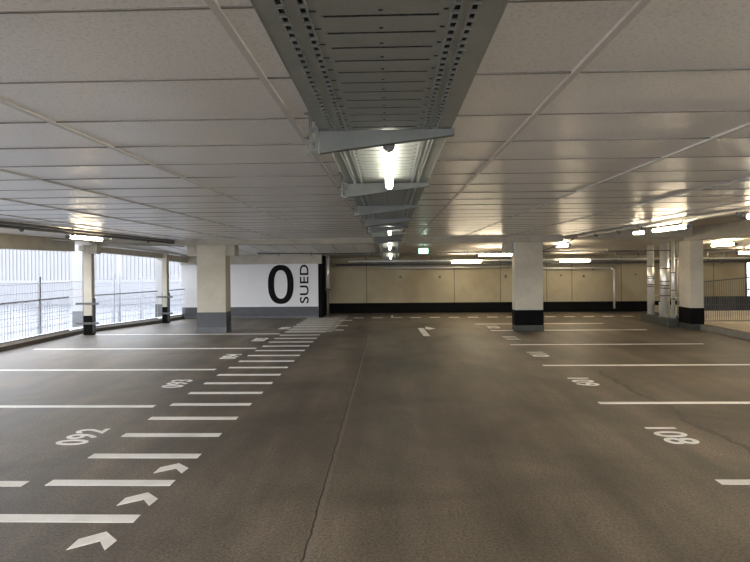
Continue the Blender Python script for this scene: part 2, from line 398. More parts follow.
# facade pillars with clamps that hold the guard mesh
def facade_pillar(x, y, rz, w, ztop, label):
    r = thing('facade_pillar', label, 'pillar', (x, y, 0), rz, 'slim pillars of the open facade')
    MB().box(-w/2, w/2, -.08, .08, 0, ztop).build('shaft', 'concrete', r, bevel=.008)
    MB().box(-w/2-.005, w/2+.005, -.085, .085, 0, .53).build('base_band', 'black_paint_and_shade', r)
    for sx in (-1, 1):
        MB().box(sx*(w/2+.016)-.015, sx*(w/2+.016)+.015, -.06, .06, .04, 1.0).build('clamp_plate', 'galv_dark', r)
    for z in (.32, .86):
        MB().box(-w/2-.20, w/2+.20, -.115, -.085, z-.028, z+.028).build('clamp_bar', 'pipe_dark', r)
    return r
facade_pillar(-8.28, 14.66, 0, .23, 2.45, 'nearest slim facade pillar in view, with black base and two clamp bars')
facade_pillar(-7.40, 17.65, -.1, .16, 2.30, 'farther slim facade pillar standing midway along the wire mesh')
for y in (9.0, 3.4, -2.2): structure(MB().box(-8.62, -8.30, y-.16, y+.16, 0, 2.62).build('pillar', 'concrete'))
tag(MB().box(-8.22, -7.98, 14.52, 14.74, 2.22, 2.47).build('corbel_block', 'concrete_beam', bevel=.01), 'small concrete block at the head of the nearest facade pillar', 'block')
# bright outer pillars
def outer_pillar(x, y, w, label):
    r = thing('outer_pillar', label, 'pillar', (x, y, 0), 0, 'bright outer pillars beyond the facade')
    MB().box(-w/2, w/2, -.15, .15, -.45, 3.0).build('shaft', 'ext_pillar', r)
    MB().box(-w/2-.01, w/2+.01, -.16, .16, -.45, .55).build('base_band', 'kick_grey', r)
outer_pillar(-9.30, 16.0, .30, 'bright white outer pillar standing just left of the nearest facade pillar')
outer_pillar(-8.05, 18.75, .24, 'bright white outer pillar standing just left of the farther facade pillar')

# ------------------------------------------------------------------ guard mesh between the facade pillars
def guard(p, q, label, zt=1.06):
    p3, q3 = Vector((*p, 0)), Vector((*q, 0)); L = (q3-p3).length
    r = thing('guard_mesh', label, 'guard fence', (p[0], p[1], 0), math.atan2(q[1]-p[1], q[0]-p[0]), 'low mesh guards on the left kerb')
    m = MB(); n = int(L/.10)
    for i in range(n+1): m.box(i*L/n-.0035, i*L/n+.0035, -.0035, .0035, .15, zt)
    for k in range(6):
        z = .18 + k*(zt-.20)/5; m.box(0, L, -.006, .006, z-.004, z+.004)
    m.build('wire_mesh', 'wire', r)
    MB().box(0, L, -.012, .012, zt-.012, zt+.012).build('top_rail', 'wire', r)
    MB().box(0, L, -.015, .015, .15, .175).build('bottom_rail', 'wire', r)
guard((-8.70, 9.2), (-8.70, 14.4), 'low mesh guard on the kerb left of the nearest facade pillar')
guard((-8.45, 15.05), (-7.62, 17.5), 'low mesh guard between the two slim facade pillars')
guard((-7.50, 17.85), (-7.27, 18.95), 'short low mesh guard between farther facade pillar and white wall')
guard((-8.70, -4.8), (-8.70, 8.8), 'low mesh guard along the kerb nearest the camera')

# ------------------------------------------------------------------ outside: fence, mast, building
def fence(x, y0, y1, label, first_post, gap, ztop=1.62):
    r = thing('wire_fence', label, 'fence', (x, y0, -.45)); L = y1-y0; zt = ztop+.45
    m = MB(); n = int(L/.10)
    for i in range(n+1): m.box(-.003, .003, i*L/n-.003, i*L/n+.003, .05, zt-.15)
    for k in range(9):
        z = .08+k*(zt-.26)/8; m.box(-.005, .005, 0, L, z-.004, z+.004)
    m.build('wire_mesh', 'wire', r)
    y = first_post - y0
    while y < L+.1:
        MB().box(-.035, .035, y-.035, y+.035, 0, zt).build('post', 'wire', r); y += gap
fence(-9.15, 11.6, 15.9, 'tall outdoor wire mesh fence left of the bright outer pillar', 13.85, 2.52)
r = fence(-9.75, 16.3, 26.5, 'tall outdoor wire mesh fence seen through the second facade bay', 18.8, 2.1)
tag(MB().tube((-10.25, 20.2, -.45), (-10.25, 20.2, 3.6), .045, 12, .035).build('lamp_mast', 'wire'), 'thin tall grey mast standing outside between the facade pillars', 'mast')

b = thing('warehouse', 'large white ribbed warehouse building outside beyond the open facade', 'building', (-24, 34, -.45), -.10)
w = MB().box(-34, 24, 0, .3, 0, 5.0)
x = -34
while x < 24: w.box(x, x+.06, -.04, 0, 1.5, 5.0); x += .26
w.box(-34, 24, .3, 14, 4.7, 5.0)
w.build('ribbed_wall', 'ext_white', b)
MB().box(-34, 24, -.10, .0, 0, 1.35).build('plinth', 'ext_white2', b)
MB().box(-34, 24, -.13, .0, 1.35, 1.5).build('ledge', 'ext_white', b)
for xx in (-8.6, -5.0): MB().box(xx, xx+.9, -.14, 0, 3.6, 3.72).build('wall_light', 'kick_grey', b)

# ------------------------------------------------------------------ floor markings
PT = .003
def mark(name, x0, x1, y0, y1, label, cat, group, mat='line_paint', skew=0):
    return tag(MB().prism([(x0, y0), (x1, y0), (x1+skew, y1), (x0+skew, y1)], 0, PT).build(name, mat), label, cat, group)
ordn = ['nearest the camera', 'second', 'third', 'fourth', 'fifth', 'sixth', 'seventh', 'eighth', 'ninth', 'tenth', 'eleventh', 'twelfth',
        'thirteenth', 'fourteenth', 'fifteenth', 'sixteenth', 'seventeenth', 'eighteenth', 'nineteenth', 'twentieth', 'twenty-first', 'twenty-second', 'twenty-third', 'twenty-fourth', 'twenty-fifth']
GD = 'white dashes of the walkway row left of the aisle'
for k in range(24):
    y = 3.925 + .6515*k; xl = -2.95 if k else -3.4; xr = -1.875 if y < 14.6 else -1.80
    if k < 1: lb = 'broad white floor dash nearest the camera, between the two nearest chevrons'
    elif y < 18: lb = 'white floor dash of the walkway row, %s from the camera' % ordn[k]
    else: lb = 'white floor dash of the walkway row, %s from the camera, near the white wall' % ordn[k]
    mark('floor_dash', xl, xr, y-.06, y+.06, lb, 'floor marking', GD)
mark('floor_patch', -2.93, -1.62, 14.95, 19.9, 'pale worn painted patch of the walkway in front of the white wall', 'floor marking', None, 'old_paint', skew=.1)
bpy.data.objects['floor_patch'].location.z = -.0015
# chevrons
cv = [(-2.135,3.485),(-2.135,3.625),(-2.0,3.73),(-1.865,3.61),(-1.88,3.485),(-1.975,3.60)]
for k, nm in enumerate(('white floor chevron nearest the camera, bottom of the picture', 'white floor chevron in the middle of the three', 'white floor chevron farthest from the camera, near bay number 092')):
    tag(MB().prism([(x, y+.6515*k) for x, y in cv][::-1], 0, PT).build('floor_chevron', 'line_paint'), nm, 'floor marking', 'chevrons beside the walkway dashes')
# bay lines
for k, y in enumerate((4.55, 7.09, 9.61, 12.08, 14.62)):
    mark('bay_line', -8.1, -3.14+(.12 if k > 2 else 0), y-.055, y+.055, 'white bay line on the left ' + ['in front of bay number 092', 'between bay numbers 092 and 093', 'between bay numbers 093 and 094', 'between bay numbers 094 and 095', 'ending at the wide left pillar'][k], 'bay line', 'bay lines left of the aisle')
for k, (y, a, c) in enumerate(((4.62, 2.74, 7.9), (7.22, 2.74, 7.9), (9.88, 2.75, 7.7), (12.42, 2.73, 7.06), (15.08, 2.78, 7.04), (16.72, 2.6, 6.5))):
    mark('bay_line', a, c, y-.05, y+.05, 'white bay line on the right ' + ['nearest the camera', 'between bay numbers 108 and 109', 'just beyond bay number 109', 'second beyond bay number 109, before the wide pillar', 'passing the foot of the wide pillar', 'behind the wide pillar, shorter'][k], 'bay line', 'bay lines right of the aisle')
# numbers
def text_mesh(body, size, ext, mat, name, off=0):
    cu = bpy.data.curves.new(name, 'FONT'); cu.body = body; cu.size = size; cu.align_x = 'CENTER'; cu.align_y = 'CENTER'; cu.extrude = ext; cu.offset = off
    cu.space_character = 1.05
    o = bpy.data.objects.new(name, cu); COL.objects.link(o)
    dg = bpy.context.evaluated_depsgraph_get(); me = bpy.data.meshes.new_from_object(o.evaluated_get(dg))
    bpy.data.objects.remove(o)
    xs = [v.co.x for v in me.vertices]; ys = [v.co.y for v in me.vertices]
    cx, cy = (min(xs)+max(xs))/2, (min(ys)+max(ys))/2
    for v in me.vertices: v.co.x -= cx; v.co.y -= cy
    me.materials.clear(); me.materials.append(M[mat])
    o = bpy.data.objects.new(name, me); COL.objects.link(o)
    o['wh'] = (max(xs)-min(xs), max(ys)-min(ys))
    return o
def number(txt, x, y, left, label):
    o = text_mesh(txt, .45, .0015, 'line_paint', 'bay_number', .006)
    w, h = o['wh']; del o['wh']
    o.scale = (.56/w, .34/h, 1); o.location = (x, y, .0015)
    o.rotation_euler = (0, 0, PI/2 if left else -PI/2)
    tag(o, label, 'bay number', 'numbers painted in the parking bays')
for k, (t_, y) in enumerate((('092', 5.83), ('093', 8.47), ('094', 11.0), ('095', 13.5), ('096', 15.95))):
    number(t_, -3.38+(.1 if k > 1 else 0)+(.15 if k > 3 else 0), y, True, 'white painted bay number %s on the left of the aisle' % t_)
for k, (t_, y) in enumerate((('108', 5.87), ('109', 8.52), ('110', 11.1), ('111', 13.55), ('112', 15.9))):
    number(t_, 3.0, y, False, 'white painted bay number %s on the right of the aisle' % t_)
# far dashed row
for k in range(15):
    x = -1.11 + .664*k
    if 8.3 < x: continue
    poly = [(x-.18, 18.80), (x+.18, 18.80), (x+.18, 18.99), (x-.18, 18.99)]
    if k == 2: poly = [(x-.20, 18.86), (x+.18, 18.84), (x+.18, 18.98), (x-.12, 19.0), (x-.12, 19.75), (x-.20, 19.75)]
    tag(MB().prism(poly, 0, PT).build('floor_dash', 'line_paint'),
        'white L-shaped floor mark in the row along the far wall' if k == 2 else 'short white dash along the far wall, %s from the left' % ('first' if k == 0 else ordn[k]),
        'floor marking', 'short dashes along the far wall')
for k, (a, c, y) in enumerate(((-1.58, -1.34, 15.4), (-1.68, -1.3, 16.5), (-1.72, -1.28, 18.1))):
    mark('floor_dash', a, c, y-.07, y+.07, 'short white dash right of the worn patch, ' + ['nearest', 'middle', 'farthest'][k] + ' of three', 'floor marking', 'short dashes right of the worn patch')
tag(MB().prism([(.85,14.0),(1.02,14.0),(.955,15.75),(.79,15.75)], 0, PT).prism([(1.10,15.35),(1.29,15.62),(1.04,16.15),(.99,15.6)], 0, PT).build('floor_arrow', 'line_paint'), 'white painted direction arrow in the middle of the aisle', 'floor marking')

# ------------------------------------------------------------------ wall lettering
def zero():
    n = 64; mb = MB(); vs = []
    def se(a, b_, t, p): 
        c, s_ = math.cos(t), math.sin(t); return (a*abs(c)**(2/p)*(1 if c >= 0 else -1), b_*abs(s_)**(2/p)*(1 if s_ >= 0 else -1))
    for k in range(n):
        t = 2*PI*k/n
        ox, oz = se(.455, .69, t, 2.35); ix, iz = se(.235, .50, t, 2.35)
        vs += [(ox,-.004,oz),(ix,-.004,iz),(ox,.004,oz),(ix,.004,iz)]
    fs = []
    for k in range(n):
        a, b_ = 4*k, 4*((k+1)%n)
        fs += [(a,b_,b_+1,a+1),(a+2,a+3,b_+3,b_+2),(a,a+2,b_+2,b_),(a+1,b_+1,b_+3,a+3)]
    return mb.add(vs, fs).build('wall_numeral', 'letter')
z0 = zero(); z0.location = (-3.86, YW-.004, 1.19); tag(z0, 'large black numeral 0 painted on the white wall', 'wall lettering')
o = text_mesh('SUED', .45, .003, 'letter', 'wall_lettering', .006)
w_, h_ = o['wh']; del o['wh']
o.scale = (1.36/w_, .31/h_, 1); o.rotation_euler = (PI/2, -PI/2, 0); o.location = (-3.03, YW-.003, 1.20)
tag(o, 'black letters SUED running upward on the white wall', 'wall lettering')

# ------------------------------------------------------------------ cable tray
TX0, TX1 = -.315, .280; TC = (TX0+TX1)/2
def tray(yA, yB, zA, zB, name, label, holes=True):
    r = thing('cable_tray', label, 'cable tray', (0, yA, zA), 0, 'lengths of the ceiling cable tray')
    L = yB-yA; sl = (zB-zA)/L
    z = lambda y: sl*y
    m = MB()
    def q(x0, x1, y0, y1, dz=0):
        m.add([(x0,y0,z(y0)+dz),(x1,y0,z(y0)+dz),(x1,y1,z(y1)+dz),(x0,y1,z(y1)+dz),(x0,y0,z(y0)+dz+.0015),(x1,y0,z(y0)+dz+.0015),(x1,y1,z(y1)+dz+.0015),(x0,y1,z(y1)+dz+.0015)],
              [(0,3,2,1),(4,5,6,7),(0,1,5,4),(1,2,6,5),(2,3,7,6),(3,0,4,7)])
    rows = [-.255, -.203, .166, .208]; hw = .0072
    xs = [TX0]
    for x in rows: xs += [x-hw, x+hw]
    xs.append(TX1)
    lip = MB()
    for i in range(len(xs)-1):
        x0, x1 = xs[i], xs[i+1]
        if i % 2 == 1:   # slot column
            n = int(L/.046)
            for k in range(n):
                y0 = k*L/n; q(x0, x1, y0, y0+.012)
                # raised rim of every slot
                ym0, ym1 = y0+.011, y0+L/n+.001
                for (a, b_, c, d) in ((x0-.005, x0, ym0, ym1), (x1, x1+.005, ym0, ym1), (x0-.003, x1+.003, ym0-.003, ym0+.001), (x0-.003, x1+.003, ym1-.002, ym1+.001)):
                    lip.add([(a,c,z(c)-.005),(b_,c,z(c)-.005),(b_,d,z(d)-.005),(a,d,z(d)-.005),(a,c,z(c)),(b_,c,z(c)),(b_,d,z(d)),(a,d,z(d))],
                            [(0,3,2,1),(4,5,6,7),(0,1,5,4),(1,2,6,5),(2,3,7,6),(3,0,4,7)])
        elif i == 4:     # middle field with pressed ribs and slits
            n = int(L/.0965)
            for k in range(n):
                y0 = k*L/n; y1 = (k+1)*L/n
                q(x0, x1, y0, y1-.013); q(x0, TC-.145, y1-.013, y1); q(TC+.145, x1, y1-.013, y1)
                # raised rib beside the slit
                for xe in (TC-.147, TC+.147): lip.box(xe-.004, xe+.004, y1-.013, y1-.001, z(y1)-.003, z(y1))
        else: q(x0, x1, 0, L)
    m.add(lip.v, lip.f)
    hl = MB()
    n = int(L/.0965)
    for k in range(n):
        y = (k+.62)*L/n
        for x, w in ((TC, .005), (TC-.165, .009), (TC+.158, .006)): hl.box(x-w, x+w, y-.0035, y+.0035, z(y)-.0012, z(y)+.001)
    nf = len(m.f); m.add(hl.v, hl.f)
    bp_ = m.build('base_plate', 'galv', r); bp_.data.materials.append(M['black_rubber'])
    for p in list(bp_.data.polygons)[nf:]: p.material_index = 1
    for x, sx in ((TX0, -1), (TX1, 1)):
        mm = MB()
        a, b_ = (x-.003, x) if sx < 0 else (x, x+.003)
        mm.add([(a,0,z(0)-.002),(b_,0,z(0)-.002),(b_,L,z(L)-.002),(a,L,z(L)-.002),(a,0,z(0)+.06),(b_,0,z(0)+.06),(b_,L,z(L)+.06),(a,L,z(L)+.06)],
               [(0,3,2,1),(4,5,6,7),(0,1,5,4),(1,2,6,5),(2,3,7,6),(3,0,4,7)])
        mm.build('side_rail', 'galv', r)
    # cables lying inside
    for x in [-.291 + .049*i for i in range(12)]: MB().tube((x, 0, z(0)+.027), (x, L, z(L)+.027), .0243, 8).build('cable', 'black_rubber', r)
ZT = 2.465
tray(-1.5, 2.42, ZT, ZT, 'a', 'cable tray length overhead nearest the camera, before the first bracket')
tray(2.425, 7.05, ZT, ZT, 'b', 'middle cable tray length, lit by the first tube lamp')
tray(7.055, 13.3, ZT, ZT, 'c', 'far level cable tray length between fourth bracket and beam')
tray(13.305, 15.6, ZT-.005, 2.30, 'd', 'short cable tray length dipping under the cross beam')
tray(15.605, 19.2, 2.295, 2.03, 'e', 'farthest cable tray length falling towards the far wall')

def bracket():
    r = thing('hanging_bracket', 'x', 'bracket', (0,0,0), 0, 'cantilever brackets under the cable tray')
    z0 = -.007
    m = MB()
    # arm: tapered channel, web facing the camera
    m.add([(-.315,-.002,z0-.100),(.295,-.002,z0-.026),(.295,-.002,z0),(-.315,-.002,z0),(-.315,.002,z0-.100),(.295,.002,z0-.026),(.295,.002,z0),(-.315,.002,z0)],
          [(0,1,2,3),(7,6,5,4),(0,4,5,1),(1,5,6,2),(2,6,7,3),(3,7,4,0)])
    m.box(-.315, .295, 0, .040, z0-.003, z0)
    m.add([(-.315,0,z0-.100),(.295,0,z0-.026),(.295,.035,z0-.026),(-.315,.035,z0-.100),(-.315,0,z0-.097),(.295,0,z0-.023),(.295,.035,z0-.023),(-.315,.035,z0-.097)],
          [(0,3,2,1),(4,5,6,7),(0,1,5,4),(1,2,6,5),(2,3,7,6),(3,0,4,7)])
    m.build('arm', 'galv_dark', r)
    u = MB()
    zt = ZC-ZT+.005
    # slotted upright: left/right strips and bridges leave three slots
    x0, x1 = -.362, -.318
    u.box(x0, x0+.015, -.006, -.002, -.112, zt); u.box(x1-.015, x1, -.006, -.002, -.112, zt)
    zz = [-.112, -.092, -.062, -.044, -.012, .006, .036, .052, .082, zt]
    for i in range(0, len(zz)-1, 2): u.box(x0, x1, -.006, -.002, zz[i], zz[i+1])
    u.box(x0, x0+.004, -.004, .04, -.112, zt); u.box(x1-.004, x1, -.004, .04, -.112, zt)
    u.build('upright', 'galv_dark', r)
    for z in (.075, -.035): MB().tube((x0-.022, .01, z), (x0, .01, z), .004, 8).tube((x0-.010, .01, z), (x0, .01, z), .009, 6).build('bolt', 'galv_dark', r)
    MB().box(x0-.01, x1-.001, -.02, .055, zt-.006, zt-.001).build('head_plate', 'galv_dark', r)
    return r
br = bracket(); first = True
bn = ['large tray bracket nearest the camera, the tube lamp behind it', 'brightly lit tray bracket at the far end of the nearest tube lamp', 'third tray bracket from the camera', 'fourth tray bracket from the camera',
      'fifth tray bracket from the camera', 'sixth tray bracket from the camera, lit by the second lamp', 'seventh tray bracket from the camera', 'eighth tray bracket from the camera, just before the cross beam', 'tray bracket directly above or behind the camera']
for y, lb in zip((2.44, 4.03, 5.55, 7.10, 8.62, 10.1, 11.7, 13.2, .70), bn):
    place(br, first, (0, y, ZT), 0, lb); first = False

# ------------------------------------------------------------------ tube lamps
def tube_lamp(name, L, r_, hang, mat, cat='lamp', grp='tube lamps of the garage'):
    r = thing('hanging_tube_lamp', 'x', 'lamp', (0,0,0), 0, grp)
    m = MB(); n = 8
    m.tube((0, -L/2+.07, 0), (0, L/2-.07, 0), r_, 18)
    m.build('diffuser', mat, r)
    for s_ in (-1, 1):
        c = MB().tube((0, s_*(L/2-.075), 0), (0, s_*(L/2-.01), 0), r_*1.12, 18); c.tube((0, s_*(L/2-.012), 0), (0, s_*L/2, 0), r_*.8, 18)
        c.build('end_cap', 'plastic', r)
    for s_ in (-1, 1):
        MB().box(-.012, .012, s_*L*.33-.012, s_*L*.33+.012, r_*.6, hang).build('clip', 'galv', r)
    return r
la = tube_lamp('a', 1.42, .026, .055, 'lamp_cool', grp='tube lamps under the cable tray'); first = True
for y, z, lb in ((3.20, 2.41, 'bright tube lamp under the cable tray nearest the camera'), (9.25, 2.41, 'second tube lamp under the cable tray'), (-2.8, 2.41, 'added tube lamp under the cable tray behind the camera')):  # the last one is unseen, added for light near the camera
    place(la, first, (0, y, z), 0, lb); first = False
lf = tube_lamp('a2', 1.3, .026, .055, 'lamp_cool', grp='tube lamps under the cable tray')
place(lf, True, (0.0, 14.40, 2.325), 0, 'third tube lamp under the cable tray, at the cross beam'); lf.rotation_euler = (-.07, 0, 0)
l4 = copy_tree(lf); l4.location = (0.02, 17.4, 2.105); l4.rotation_euler = (-.075, 0, 0); l4['label'] = 'farthest tube lamp under the cable tray, before the far wall'
# lamps at the ceiling edges
lb_ = tube_lamp('b', 1.30, .034, .084, 'lamp', grp='tube lamps along the ceiling edges'); first = True
for x, y, z, lb in ((5.0, 9.80, 2.45, 'long bright tube lamp under the right pipe, left of the silver pipes'),
                    (4.97, 7.05, 2.47, 'tube lamp cut by the right edge of the picture'),
                    (-6.10, 10.7, 2.44, 'tube lamp on the left, above the open facade'),
                    (4.97, 3.0, 2.47, 'added tube lamp right of the camera, out of view'),  # this and the next three are unseen, added to light the foreground
                    (4.97, -2.5, 2.47, 'added tube lamp behind the camera on the right'),
                    (-6.10, 3.5, 2.44, 'added tube lamp left of the camera, out of view'),
                    (-6.10, -3.5, 2.44, 'added tube lamp behind the camera on the left')):
    place(lb_, first, (x, y, z), 0, lb); first = False
ld_ = tube_lamp('d', 1.50, .036, .09, 'lamp_fill', grp='added tube lamps behind the camera'); first = True  # unseen lamps added to brighten floor and ceiling near the camera
for x, y, lb in ((-3.4, -1.2, 'added bright ceiling tube behind the camera, inner left'), (2.6, -1.2, 'added bright ceiling tube behind the camera, inner right'), (-3.4, -3.6, 'added bright ceiling tube at the rear edge, inner left'), (2.6, -3.6, 'added bright ceiling tube at the rear edge, inner right')):
    place(ld_, first, (x, y, 2.48), 0, lb); first = False
le_ = tube_lamp('e', 1.50, .036, .09, 'lamp_fill', grp='added tube lamps over the right hand ramp'); first = True  # unseen lamps added as extra light from the right
for x, y, lb in ((9.66, 0.5, 'added bright tube over the ramp nearest the rear edge'), (9.66, 5.0, 'added bright tube over the middle of the ramp')):
    place(le_, first, (x, y, 2.70), 0, lb); first = False
lc_ = tube_lamp('c', 1.20, .036, .12, 'lamp', grp='tube lamps beyond the cross beam'); first = True
for x, y, z, rz, lb in ((9.66, 15.95, 2.34, 0, 'tube lamp right of the slim square pillar'),
                    (5.06, 15.95, 2.36, 0, 'short looking tube lamp just right of the wide right pillar'),
                    (3.30, 17.0, 2.13, PI/2, 'tube lamp crosswise just left of the wide right pillar'),
                    (2.70, 19.22, 1.93, PI/2, 'tube lamp on the far wall pipes left of the wide right pillar'),
                    (6.50, 19.22, 1.93, PI/2, 'tube lamp on the far wall pipes right of the wide right pillar'),
                    (11.9, 18.0, 2.13, PI/2, 'tube lamp far right near the glazed opening')):
    place(lc_, first, (x, y, z), rz, lb); first = False
e = thing('emergency_lamp', 'small bright emergency lamp on the right pipe beyond the long tube', 'lamp', (4.97, 10.95, 2.44))
MB().box(-.05, .05, -.14, .14, -.025, .025).build('diffuser', 'lamp', e, bevel=.015); MB().box(-.06, .06, -.15, .15, .025, .055).build('housing', 'plastic_pale', e)
MB().box(-.01, .01, -.01, .01, .055, .36).build('hanger', 'galv', e)

# ------------------------------------------------------------------ pipes overhead
def run(pts, r_, mat, label, name='pipe', cat='pipe', group=None, hangers=(), zsof=None, clamps=()):
    t_ = thing(name, label, cat, pts[0], 0, group)
    P = [tuple(Vector(p)-Vector(pts[0])) for p in pts]
    MB().path(P, r_, 14).build('pipe_run', mat, t_)
    for h in hangers:
        x, y, z = (h[0]-pts[0][0], h[1]-pts[0][1], h[2]-pts[0][2])
        MB().box(x-.012, x+.012, y-.012, y+.012, z, h[3]-pts[0][2]).build('hanger', 'galv', t_)
        MB().tube((x, y-.015, z), (x, y+.015, z), r_*1.25, 14).build('pipe_clamp', 'galv_dark', t_) if abs(P[-1][1]) > abs(P[-1][0]) else MB().tube((x-.015, y, z), (x+.015, y, z), r_*1.25, 14).build('pipe_clamp', 'galv_dark', t_)
    return t_
run([(5.02, -4.9, 2.575), (5.02, 14.5, 2.575)], .042, 'pipe_steel', 'steel pipe running along the right ceiling edge above the tube lamps',
    hangers=[(5.02, y, 2.53, 2.80) for y in (1, 4.5, 7.9, 9.35, 10.85, 12.0, 13.3)])
run([(5.14, -4.9, 2.62), (5.14, 14.6, 2.62)], .03, 'pipe_dark', 'dark conduit beside the steel pipe at the right ceiling edge', 'conduit', 'conduit')
run([(4.90, 14.6, 2.50), (4.90, 15.0, 2.42), (4.90, 17.8, 2.24)], .02, 'pipe_dark', 'thin dark conduit continuing past the wide right pillar', 'conduit', 'conduit')
# left edge: conduits on rails
run([(-5.88, -4.9, 2.545), (-5.88, 14.6, 2.545)], .022, 'pipe_dark', 'upper dark conduit along the left ceiling edge', 'conduit', 'conduit', 'conduits along the left ceiling edge')
run([(-5.96, -4.9, 2.50), (-5.96, 14.75, 2.50)], .026, 'pipe_dark', 'lower dark conduit along the left ceiling edge', 'conduit', 'conduit', 'conduits along the left ceiling edge', hangers=[(-5.96, y, 2.47, 2.62) for y in (2, 5, 8.6, 10.0, 11.4, 13.2)])
run([(-6.10, -4.9, 2.535), (-6.10, 14.8, 2.535)], .012, 'galv', 'thin bright conduit beside the dark conduits on the left', 'conduit', 'conduit', 'conduits along the left ceiling edge')
run([(-8.0, 12.6, 2.52), (-6.3, 14.2, 2.44), (-5.66, 14.7, 2.40)], .014, 'galv', 'thin conduit crossing under the soffit to the left pillar', 'conduit', 'conduit', hangers=[(-7.4, 13.165, 2.47, 2.62), (-6.6, 13.918, 2.43, 2.62)])
# cross conduits beyond the beam
run([(-4.4, 17.9, 2.27), (-2.2, 17.9, 2.235), (3.3, 17.9, 2.235), (12.6, 17.9, 2.235)], .022, 'pipe_dark', 'dark cross conduit under the sloping soffit with spherical fittings', 'conduit', 'conduit',
    hangers=[(x, 17.9, 2.20, zs(17.9)+.03) for x in (-3.7, -2.6, -.6, 1.5, 2.55, 4.6, 7.1, 9.0, 11.5)])
run([(-1.5, 19.4, 1.98), (12.8, 19.4, 1.98)], .03, 'pipe_silver', 'upper silver pipe crossing in front of the far wall', group='pipes crossing in front of the far wall', hangers=[(x, 19.4, 1.95, zs(19.4)+.03) for x in (-1, 1, 3.9, 5.2, 8, 9.6, 11.2)])
run([(-2.0, 19.9, 1.86), (13.6, 19.9, 1.86)], .045, 'pipe_dark', 'dark thick pipe crossing in front of the far wall', group='pipes crossing in front of the far wall', hangers=[(x, 19.9, 1.83, zs(19.9)+.03) for x in (0, 2.1, 4.5, 8.3, 10.2, 12)])
run([(-.4, 20.35, 1.73), (4.9, 20.35, 1.73)], .028, 'pipe_steel', 'lower steel pipe along the top of the far wall, left half', group='pipes crossing in front of the far wall', hangers=[(x, 20.35, 1.70, zs(20.35)+.03) for x in (0.5, 2.4, 4.4)])
run([(5.2, 20.45, 1.66), (8.24, 20.45, 1.66), (8.36, 20.45, 1.58), (8.36, 20.45, .15)], .036, 'pipe_silver', 'silver downpipe bending down on the far wall', 'downpipe', 'pipe', hangers=[(5.6, 20.45, 1.62, zs(20.45)+.03), (7.6, 20.45, 1.62, zs(20.45)+.03)])
t_ = MB().box(-1.2, 14.2, 19.55, 19.75, 1.93, 1.945).box(-1.2, 14.2, 19.55, 19.555, 1.945, 1.99).box(-1.2, 14.2, 19.745, 19.75, 1.945, 1.99)
for x in (-.9, 1.5, 4.3, 8.9, 12): t_.box(x-.01, x+.01, 19.64, 19.66, 1.94, zs(19.65)+.03)
tag(t_.build('wall_cable_tray', 'galv_dark'), 'flat cable tray hung across the bay in front of the far wall', 'cable tray')
d = thing('drainpipe', 'short white lit pipe by the end of the white wall', 'pipe', (-2.27, 19.6, 0))
MB().tube((0,0,.95), (0,0,zs(19.6)+.02), .075, 14).build('pipe_run', 'pipe_silver', d); MB().tube((0,0,.90), (0,0,1.0), .10, 14).build('collar', 'kerb', d)
MB().tube((0,0,0), (0,0,.92), .05, 14).build('lower_pipe', 'kerb', d)

# ------------------------------------------------------------------ vertical pipes on the plinth
tag(MB().box(7.87, 8.50, 15.58, 17.25, 0, .25).build('pipe_plinth', 'kick_dark', bevel=.01), 'low dark grey concrete plinth under the silver pipes', 'plinth')
def riser(x, y, r_, bands, label):
    t_ = thing('riser_pipe', label, 'pipe', (x, y, .25), 0, 'silver riser pipes on the plinth')
    top = zs(y+r_)-.25
    MB().tube((0,0,.02), (0,0,top), r_, 22).build('pipe_jacket', 'pipe_silver', t_)
    MB().tube((0,0,0), (0,0,.03), r_*1.15, 22).build('foot_ring', 'galv', t_)
    for z in bands: MB().tube((0,0,z-.012), (0,0,z+.012), r_*1.06, 22).build('clamp_band', 'black_rubber', t_)
riser(8.05, 16.95, .10, (.86, .92, 1.10, 1.16, 1.48, 1.97), 'left silver riser pipe on the plinth, farthest from the pillar')
riser(8.10, 16.2, .128, (.62, .84, .92, 1.04, 1.42, 1.95), 'middle and thickest silver riser pipe on the plinth')
riser(8.075, 15.68, .052, (.55, .80, 1.3), 'thin silver riser pipe on the plinth beside the pillar')
tag(MB().tube((8.20, 16.62, .25), (8.20, 16.62, .62), .06, 14).tube((8.20, 16.62, .60), (8.20, 16.62, .64), .075, 14).build('pipe_stub', 'pipe_silver'), 'short capped pipe stub between the two thick silver risers', 'pipe')
tag(MB().tube((8.24, 17.15, .82), (8.24, 15.6, .82), .022, 10).tube((8.24, 16.9, .82), (8.05, 16.9, .82), .018, 8).build('cross_pipe', 'pipe_steel'), 'thin horizontal pipe linking the silver risers', 'pipe')
tag(MB().tube((8.26, 16.55, .25), (8.26, 16.55, zs(16.6)), .025, 10).build('thin_pipe', 'pipe_steel'), 'thin grey pipe rising behind the two thick silver risers', 'pipe')
tag(MB().tube((8.30, 15.86, .25), (8.30, 15.86, 2.45), .02, 10).build('thin_pipe', 'pipe_steel'), 'thin grey pipe rising behind the thinnest silver riser', 'pipe')

